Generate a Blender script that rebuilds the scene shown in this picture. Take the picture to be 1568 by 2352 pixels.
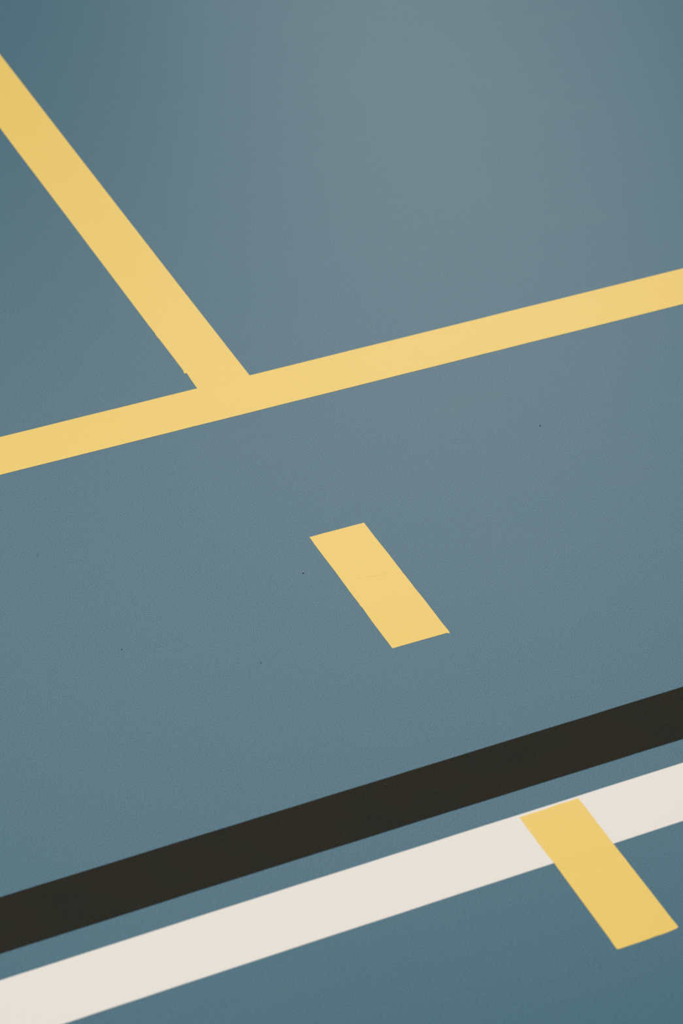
import bpy, bmesh, math, random
from mathutils import Matrix, Vector

for o in list(bpy.data.objects):
    bpy.data.objects.remove(o, do_unlink=True)
scene = bpy.context.scene
col = scene.collection
random.seed(7)

# ------------------------------------------------------------------ camera
# World: metres, floor at z = 0, the attack line runs along y, the sideline along x.
cam_data = bpy.data.cameras.new('camera')
cam = bpy.data.objects.new('camera', cam_data)
col.objects.link(cam)
R = Matrix(((0.905152, 0.239819, -0.350981),
            (-0.424589, 0.550079, -0.719122),
            (0.020608, 0.799937, 0.599729)))
cam.matrix_world = Matrix.Translation((-0.92688, -2.14112, 1.65125)) @ R.to_4x4()
cam_data.sensor_fit = 'VERTICAL'
cam_data.sensor_height = 36.0
cam_data.sensor_width = 24.0
cam_data.lens = 7633.70 / 2352 * 36.0
cam_data.clip_end = 200
cam_data.dof.use_dof = True
cam_data.dof.focus_distance = 2.74
cam_data.dof.aperture_fstop = 9.0
cam_data.dof.aperture_blades = 9
scene.camera = cam

# ------------------------------------------------------------------ light
world = bpy.data.worlds.new('hall_ambient')
scene.world = world
world.use_nodes = True
bg = world.node_tree.nodes['Background']
bg.inputs['Color'].default_value = (1.0, 1.0, 1.0, 1)
bg.inputs['Strength'].default_value = 0.20


def unseen_light(name, loc, size, size_y, power):
    d = bpy.data.lights.new(name, 'AREA')
    d.shape = 'RECTANGLE'
    d.size = size
    d.size_y = size_y
    d.energy = power
    o = bpy.data.objects.new(name, d)
    o.location = loc
    col.objects.link(o)
    return o


# unseen lights: one added overhead as fill, two shaped to give the floor sheen
unseen_light('overhead_fill', (-1.0, -1.0, 7.0), 5.0, 5.0, 345)
unseen_light('broad_sheen_light', (3.83, 7.75, 7.0), 5.5, 5.1, 266)
unseen_light('far_sheen_light', (6.28, 11.90, 7.0), 2.4, 4.3, 102)

scene.view_settings.view_transform = 'Standard'
scene.view_settings.look = 'None'
scene.view_settings.exposure = 0.0
scene.view_settings.gamma = 1.0
scene.view_settings.use_curve_mapping = False


# ------------------------------------------------------------------ materials
def paint(name, base, tint, rough, spec, grain, grain_scale, mottle_scale, stain=None):
    """Matt floor paint: base colour mottled towards a second tint, fine grain, faint stains."""
    m = bpy.data.materials.new(name)
    m.use_nodes = True
    nt = m.node_tree
    N, L = nt.nodes, nt.links
    b = N['Principled BSDF']
    b.inputs['Roughness'].default_value = rough
    b.inputs['Specular IOR Level'].default_value = spec
    tc = N.new('ShaderNodeTexCoord')

    n1 = N.new('ShaderNodeTexNoise')
    n1.inputs['Scale'].default_value = mottle_scale
    n1.inputs['Detail'].default_value = 3.0
    n1.inputs['Roughness'].default_value = 0.5
    L.new(tc.outputs['Object'], n1.inputs['Vector'])
    r1 = N.new('ShaderNodeMapRange')
    r1.inputs['From Min'].default_value = 0.36
    r1.inputs['From Max'].default_value = 0.64
    L.new(n1.outputs['Fac'], r1.inputs['Value'])
    mix = N.new('ShaderNodeMix')
    mix.data_type = 'RGBA'
    mix.inputs['A'].default_value = (*base, 1)
    mix.inputs['B'].default_value = (*tint, 1)
    L.new(r1.outputs['Result'], mix.inputs['Factor'])
    out = mix.outputs['Result']

    if stain:
        mp = N.new('ShaderNodeMapping')
        mp.inputs['Rotation'].default_value = (0, 0, math.radians(25))
        mp.inputs['Scale'].default_value = (1.0, 2.2, 1.0)
        L.new(tc.outputs['Object'], mp.inputs['Vector'])
        n3 = N.new('ShaderNodeTexNoise')
        n3.inputs['Scale'].default_value = 6.0
        n3.inputs['Detail'].default_value = 4.0
        L.new(mp.outputs['Vector'], n3.inputs['Vector'])
        r3 = N.new('ShaderNodeMapRange')
        r3.inputs['From Min'].default_value = 0.58
        r3.inputs['From Max'].default_value = 0.82
        r3.inputs['To Max'].default_value = 0.22
        L.new(n3.outputs['Fac'], r3.inputs['Value'])
        ms = N.new('ShaderNodeMix')
        ms.data_type = 'RGBA'
        L.new(r3.outputs['Result'], ms.inputs['Factor'])
        L.new(out, ms.inputs['A'])
        ms.inputs['B'].default_value = (*stain, 1)
        out = ms.outputs['Result']

    n2 = N.new('ShaderNodeTexNoise')
    n2.inputs['Scale'].default_value = grain_scale
    n2.inputs['Detail'].default_value = 1.0
    L.new(tc.outputs['Object'], n2.inputs['Vector'])
    r2 = N.new('ShaderNodeMapRange')
    r2.inputs['From Min'].default_value = 0.2
    r2.inputs['From Max'].default_value = 0.8
    r2.inputs['To Min'].default_value = 1 - grain
    r2.inputs['To Max'].default_value = 1 + grain
    L.new(n2.outputs['Fac'], r2.inputs['Value'])
    vm = N.new('ShaderNodeVectorMath')
    vm.operation = 'SCALE'
    L.new(out, vm.inputs[0])
    L.new(r2.outputs['Result'], vm.inputs['Scale'])
    L.new(vm.outputs['Vector'], b.inputs['Base Color'])
    return m


def flat(name, base, rough=0.6, spec=0.2):
    m = bpy.data.materials.new(name)
    m.use_nodes = True
    nt = m.node_tree
    b = nt.nodes['Principled BSDF']
    b.inputs['Roughness'].default_value = rough
    b.inputs['Specular IOR Level'].default_value = spec
    tc = nt.nodes.new('ShaderNodeTexCoord')
    n = nt.nodes.new('ShaderNodeTexNoise')
    n.inputs['Scale'].default_value = 2500
    nt.links.new(tc.outputs['Object'], n.inputs['Vector'])
    mx = nt.nodes.new('ShaderNodeMix')
    mx.data_type = 'RGBA'
    mx.inputs['A'].default_value = (*[c * 0.75 for c in base], 1)
    mx.inputs['B'].default_value = (*[c * 1.25 for c in base], 1)
    nt.links.new(n.outputs['Fac'], mx.inputs['Factor'])
    nt.links.new(mx.outputs['Result'], b.inputs['Base Color'])
    return m


ROUGH = 0.26
SPEC = 0.30
M_floor = paint('blue_floor_coating', (0.0330, 0.1300, 0.180), (0.0355, 0.1300, 0.181), ROUGH, SPEC,
                0.60, 1100, 9, stain=(0.07, 0.155, 0.19))
M_yellow = paint('yellow_line_paint', (0.915, 0.616, 0.118), (0.910, 0.610, 0.116), ROUGH, SPEC, 0.012, 900, 14)
M_white = paint('white_line_paint', (0.855, 0.795, 0.706), (0.850, 0.793, 0.707), ROUGH, SPEC, 0.01, 900, 14)
M_black = paint('black_line_paint', (0.0205, 0.0205, 0.0150), (0.0235, 0.0205, 0.0125), 0.85, 0.15, 0.55, 1100, 16)
M_scuff = flat('scuffed_yellow_paint', (0.87, 0.575, 0.106), 0.4, 0.25)
M_raised = flat('raised_yellow_paint', (0.98, 0.72, 0.24), 0.3, 0.4)
M_grit_and_shadow = flat('dark_grit_and_shadow', (0.012, 0.03, 0.04), 0.7, 0.2)  # dark specks, and the painted shadow of the larger grain
M_grit_lit = flat('lit_grit', (0.38, 0.47, 0.50), 0.6, 0.3)  # highlight colour for the top of the larger grain
M_smudge = flat('dark_rubber_smudge', (0.024, 0.095, 0.133), 0.28, 0.28)
M_grit_brown = flat('grey_dust_grit', (0.07, 0.07, 0.06), 0.7, 0.2)


# ------------------------------------------------------------------ helpers
def finish(name, bm, mat, parent=None):
    me = bpy.data.meshes.new(name)
    bmesh.ops.recalc_face_normals(bm, faces=bm.faces)
    bm.to_mesh(me)
    bm.free()
    me.materials.append(mat)
    o = bpy.data.objects.new(name, me)
    col.objects.link(o)
    if parent:
        o.parent = parent
    return o


def tag(o, label, cat, group=None):
    o['label'] = label
    o['category'] = cat
    if group:
        o['group'] = group


FILM = 0.00015         # thickness of the paint film


def film(name, outline, mat, parent=None, z0=0.0, thick=FILM, drape=None):
    """A film of paint with the given outline; drape((a,b), rise) lifts it where it lies over other paint."""
    cx = sum(p[0] for p in outline) / len(outline)
    cy = sum(p[1] for p in outline) / len(outline)
    bm = bmesh.new()
    vs = [bm.verts.new((x - cx, y - cy, 0)) for x, y in outline]
    f = bm.faces.new(vs)
    if drape:
        (slope, icpt), rise = drape
        no = Vector((-slope, 1, 0)).normalized()
        for off in (0.0, -0.012):
            bmesh.ops.bisect_plane(bm, geom=bm.verts[:] + bm.edges[:] + bm.faces[:], dist=1e-7,
                                   plane_co=(-cx, icpt + off - cy, 0), plane_no=no)
        for v in bm.verts:
            d = (v.co.y + cy) - (slope * (v.co.x + cx) + icpt)
            v.co.z = rise * min(1.0, max(0.0, 1 + d / 0.012))
    res = bmesh.ops.extrude_face_region(bm, geom=bm.faces[:])
    for g in res['geom']:
        if isinstance(g, bmesh.types.BMVert):
            g.co.z += thick
    o = finish(name, bm, mat, parent)
    o.location = (cx, cy, z0)
    return o


def knots(ks, x):
    """Piecewise linear bend of an edge, constant beyond its ends."""
    if not ks:
        return 0.0
    if x <= ks[0][0]:
        return ks[0][1]
    for (xa, ya), (xb, yb) in zip(ks, ks[1:]):
        if x <= xb:
            return ya + (yb - ya) * (x - xa) / (xb - xa)
    return ks[-1][1]


def wobble_edge(slope, icpt, x0, x1, amp, rnd, bend=None):
    """A hand-masked, nearly straight edge y = slope*x + icpt, with slight unevenness."""
    n = max(2, int(abs(x1 - x0) / 0.025))
    out = []
    for i in range(n + 1):
        x = x0 + (x1 - x0) * i / n
        w = 0.0 if i in (0, n) else amp * rnd.uniform(-1, 1)
        out.append((x, slope * x + icpt + w + knots(bend, x)))
    return out


# ------------------------------------------------------------------ setting
bm = bmesh.new()
bmesh.ops.create_cube(bm, size=1.0, matrix=Matrix.Diagonal((30, 30, 0.05, 1)))
bmesh.ops.translate(bm, verts=bm.verts, vec=(0, 0, -0.025))
floor = finish('floor', bm, M_floor)
floor['kind'] = 'structure'
floor['label'] = 'smooth matt blue sports hall floor'

# ------------------------------------------------------------------ court lines
rnd = random.Random(3)
X0, X1 = -6.0, 6.0
SIDE_UP = (0.00117, 0.05130)
SIDE_LO = (-0.00060, -0.00010)
side = wobble_edge(*SIDE_UP, X0, 0.00040, 0.00010, rnd)
side_b = wobble_edge(*SIDE_UP, 0.0504, X1, 0.00010, rnd)
outline = side + side_b + wobble_edge(*SIDE_LO, X1, X0, 0.00012, rnd)
o = film('court_sideline', outline, M_yellow)
tag(o, 'long yellow painted line crossing the floor below the corner where two yellow lines join', 'court line')

ATTACK_LEFT = [(-0.0012, 4.0), (-0.00068, 0.5373), (-0.00085, 0.49631), (-0.00048, 0.35989), (-0.00041, 0.19564),
               (-0.00042, 0.16076), (-0.00020, 0.14588), (-0.00064, 0.14109), (-0.00054, 0.13832), (-0.00026, 0.13587),
               (-0.00015, 0.11823), (0.00003, 0.1025), (0.0, 0.09237), (0.00003, 0.08107), (-0.00096, 0.07814),
               (-0.00047, 0.07675), (0.00121, 0.07624), (0.00075, 0.06621), (0.00040, 0.05130)]
ATTACK_RIGHT = [(0.0504, 0.05136), (0.05015, 0.0904), (0.0501, 0.12786), (0.0499, 0.22117), (0.05003, 0.48077),
                (0.0504, 0.67459), (0.0508, 4.0)]
o = film('attack_line', ATTACK_LEFT + ATTACK_RIGHT, M_yellow)
tag(o, 'yellow painted line slanting down from the upper left to end on the longer yellow line', 'court line')

BU, BL = (0.01247, -0.47435), (0.01055, -0.52763)
BU_BEND = [(-0.60, -0.0015), (-0.38, -0.0003), (-0.25, 0.0)]
BL_BEND = [(-0.60, -0.0030), (-0.40, -0.0015), (-0.235, -0.0003), (-0.06, 0.0)]
o = film('black_court_line', wobble_edge(*BU, X0, X1, 0.00015, rnd, BU_BEND)
         + wobble_edge(*BL, X1, X0, 0.00015, rnd, BL_BEND), M_black)
tag(o, 'long black painted line running beside the white line', 'court line')

WU, WL = (0.01271, -0.55129), (0.01354, -0.60826)
WU_BEND = [(-0.60, -0.0030), (-0.41, -0.0015), (-0.24, -0.0005)]
WL_BEND = [(-0.60, -0.0028), (-0.386, -0.0013), (-0.26, -0.0005), (-0.09, -0.0003), (0.10, -0.0001)]
o = film('white_court_line', wobble_edge(*WU, X0, X1, 0.00010, rnd, WU_BEND)
         + wobble_edge(*WL, X1, X0, 0.00010, rnd, WL_BEND), M_white)
tag(o, 'long white painted line with a yellow dash painted over it', 'court line')

DASH1 = [(0.00082, -0.1816), (0.00226, -0.1819), (0.01257, -0.18164), (0.02793, -0.18189), (0.04464, -0.18185),
         (0.04893, -0.18203), (0.05001, -0.18134), (0.05024, -0.18371), (0.05008, -0.1942), (0.05012, -0.20729),
         (0.05042, -0.22784), (0.05026, -0.24565), (0.05035, -0.25015), (0.05013, -0.25519), (0.05039, -0.26005),
         (0.05027, -0.26567), (0.05035, -0.26782), (0.05022, -0.27662), (0.05045, -0.28678), (0.05056, -0.29223),
         (0.0505, -0.3029), (0.05051, -0.31367), (0.05033, -0.32483), (0.05058, -0.33731), (0.05013, -0.33998),
         (0.04946, -0.34023), (0.04845, -0.33894), (0.04329, -0.33895), (0.03741, -0.33894), (0.03296, -0.33901),
         (0.02754, -0.3389), (0.01946, -0.33892), (0.01142, -0.33895), (0.00157, -0.339), (0.00053, -0.33926),
         (0.00023, -0.338), (0.00028, -0.33033), (0.0002, -0.32149), (0.00013, -0.3041), (0.0001, -0.30264),
         (0.0004, -0.29124), (0.00063, -0.28381), (0.0002, -0.28009), (0.00045, -0.27641), (0.0003, -0.26581),
         (0.00031, -0.25874), (0.00047, -0.24581), (0.00062, -0.23004), (0.00044, -0.21101), (0.00039, -0.19371)]
dash = film('attack_line_dash', DASH1, M_yellow)
tag(dash, 'short yellow painted dash alone on bare blue floor', 'court line', 'dashes continuing the slanting yellow line')

DASH2 = [(-0.00007, -0.55467), (0.00156, -0.55455), (0.01133, -0.55437), (0.02172, -0.55439), (0.03344, -0.55341),
         (0.04002, -0.55372), (0.04422, -0.55357), (0.04841, -0.55351), (0.04972, -0.55346), (0.05007, -0.55425),
         (0.05024, -0.56724), (0.05008, -0.58094), (0.04979, -0.58347), (0.0501, -0.58839), (0.04987, -0.59832),
         (0.04987, -0.60707), (0.04991, -0.61641), (0.05009, -0.62611), (0.04997, -0.63395), (0.05007, -0.66429),
         (0.05004, -0.68199), (0.04996, -0.69296), (0.05027, -0.70113), (0.05, -0.70314), (0.04859, -0.70406),
         (0.0409, -0.70481), (0.03621, -0.70505), (0.0306, -0.70488), (0.02465, -0.70532), (0.01509, -0.70549),
         (0.00832, -0.7055), (0.00177, -0.70571), (-0.00064, -0.7053), (-0.00091, -0.70375), (-0.00076, -0.6987),
         (-0.00051, -0.69416), (0.00031, -0.60719), (-0.00008, -0.59548), (-0.00012, -0.58447), (-0.00002, -0.56677),
         (0.0001, -0.55631)]
dash2 = film('attack_line_dash', DASH2, M_yellow, drape=(WL, FILM))
tag(dash2, 'short yellow painted dash overlapping the white line', 'court line',
    'dashes continuing the slanting yellow line')


# ------------------------------------------------------------------ small details
def streak(name, parent, a, b, width, mat, z, rnd, thick=0.00004):
    """A thin uneven scratch or ridge in the paint, from a to b."""
    a, b = Vector(a), Vector(b)
    d = (b - a)
    n = Vector((-d.y, d.x)).normalized()
    K = 8
    up, lo = [], []
    for i in range(K + 1):
        t = i / K
        p = a + d * t + n * rnd.uniform(-0.00012, 0.00012)
        w = width * (0.25 + 0.75 * math.sin(math.pi * t)) * rnd.uniform(0.5, 1.0) / 2
        up.append((p.x + n.x * w, p.y + n.y * w))
        lo.append((p.x - n.x * w, p.y - n.y * w))
    o = film(name, up + lo[::-1], mat, None, z, thick)
    o.parent = parent
    o.matrix_parent_inverse = Matrix.Translation(-parent.location)
    return o


for a, b, w in (((0.0215, -0.2489), (0.0395, -0.2520), 0.00030), ((0.0087, -0.2460), (0.0170, -0.2482), 0.00025),
                ((0.0238, -0.2545), (0.0371, -0.2575), 0.00025)):
    s = streak('scratch', dash, a, b, w, M_scuff, FILM, rnd)
for a, b, w in (((0.0237, -0.2425), (0.0252, -0.2410), 0.0006), ((0.0385, -0.2530), (0.0395, -0.2533), 0.0006),
                ((0.0165, -0.2610), (0.0170, -0.2600), 0.0005), ((0.0215, -0.2300), (0.0230, -0.2290), 0.0005)):
    s = streak('paint_ridge', dash, a, b, w, M_raised, FILM, rnd, 0.00008)
s = streak('dirt_fleck', dash, (0.0482, -0.2757), (0.0489, -0.2761), 0.0006, M_scuff, FILM, rnd, 0.00008)


def grain(name, loc, size, mat, rnd, flatten=0.6, stretch=1.0, rot=0.0):
    bm = bmesh.new()
    bmesh.ops.create_icosphere(bm, subdivisions=2, radius=size / 2)
    for v in bm.verts:
        v.co *= rnd.uniform(0.82, 1.15)
        v.co.x *= stretch
        v.co.z *= flatten
    zmin = min(v.co.z for v in bm.verts)
    for v in bm.verts:
        v.co.z -= zmin
    o = finish(name, bm, mat)
    o.location = loc
    o.rotation_euler = (0, 0, rot)
    return o


# the larger grain: pale half paints its lit top, dark half its shadow
t = bpy.data.objects.new('grit_grain', None)
t.location = (-0.0238, -0.22312, 0)
col.objects.link(t)
g = grain('lit_half', (0.0001, 0.0006, 0), 0.0012, M_grit_lit, rnd, 0.8)
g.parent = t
g = grain('shadow_half', (-0.0002, -0.0006, 0), 0.0009, M_grit_and_shadow, rnd)
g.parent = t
tag(t, 'tiny grain of grit, lit top and shadow painted in, left of the yellow dash', 'grit', 'specks of grit on the floor')

for loc, size, mat, lab in (
        ((-0.19480, -0.25493, 0), 0.0009, M_grit_and_shadow, 'tiny dark speck of grit far out on the blue floor, left of the lone dash'),
        ((-0.10154, -0.31371, 0), 0.0008, M_grit_and_shadow, 'tiny dark speck of grit below and left of the lone yellow dash'),
        ((0.24856, -0.11752, 0), 0.0012, M_smudge, 'tiny dull speck of grit on the blue floor under the long yellow line'),
        ((-0.07474, -0.48201, FILM), 0.0012, M_grit_brown, 'tiny grey speck of dust on the black line')):
    g = grain('grit_grain', loc, size, mat, rnd)
    tag(g, lab, 'grit', 'specks of grit on the floor')

# a short rubbed smudge in the floor
outline = []
for i in range(14):
    a = 2 * math.pi * i / 14
    r = rnd.uniform(0.7, 1.15)
    u, v = 0.0007 * r * math.cos(a), 0.0036 * r * math.sin(a)
    ang = math.radians(-20)
    outline.append((-0.2112 + u * math.cos(ang) - v * math.sin(ang), -0.1148 + u * math.sin(ang) + v * math.cos(ang)))
s = film('smudge', outline, M_smudge, floor, 0.0, 0.00003)
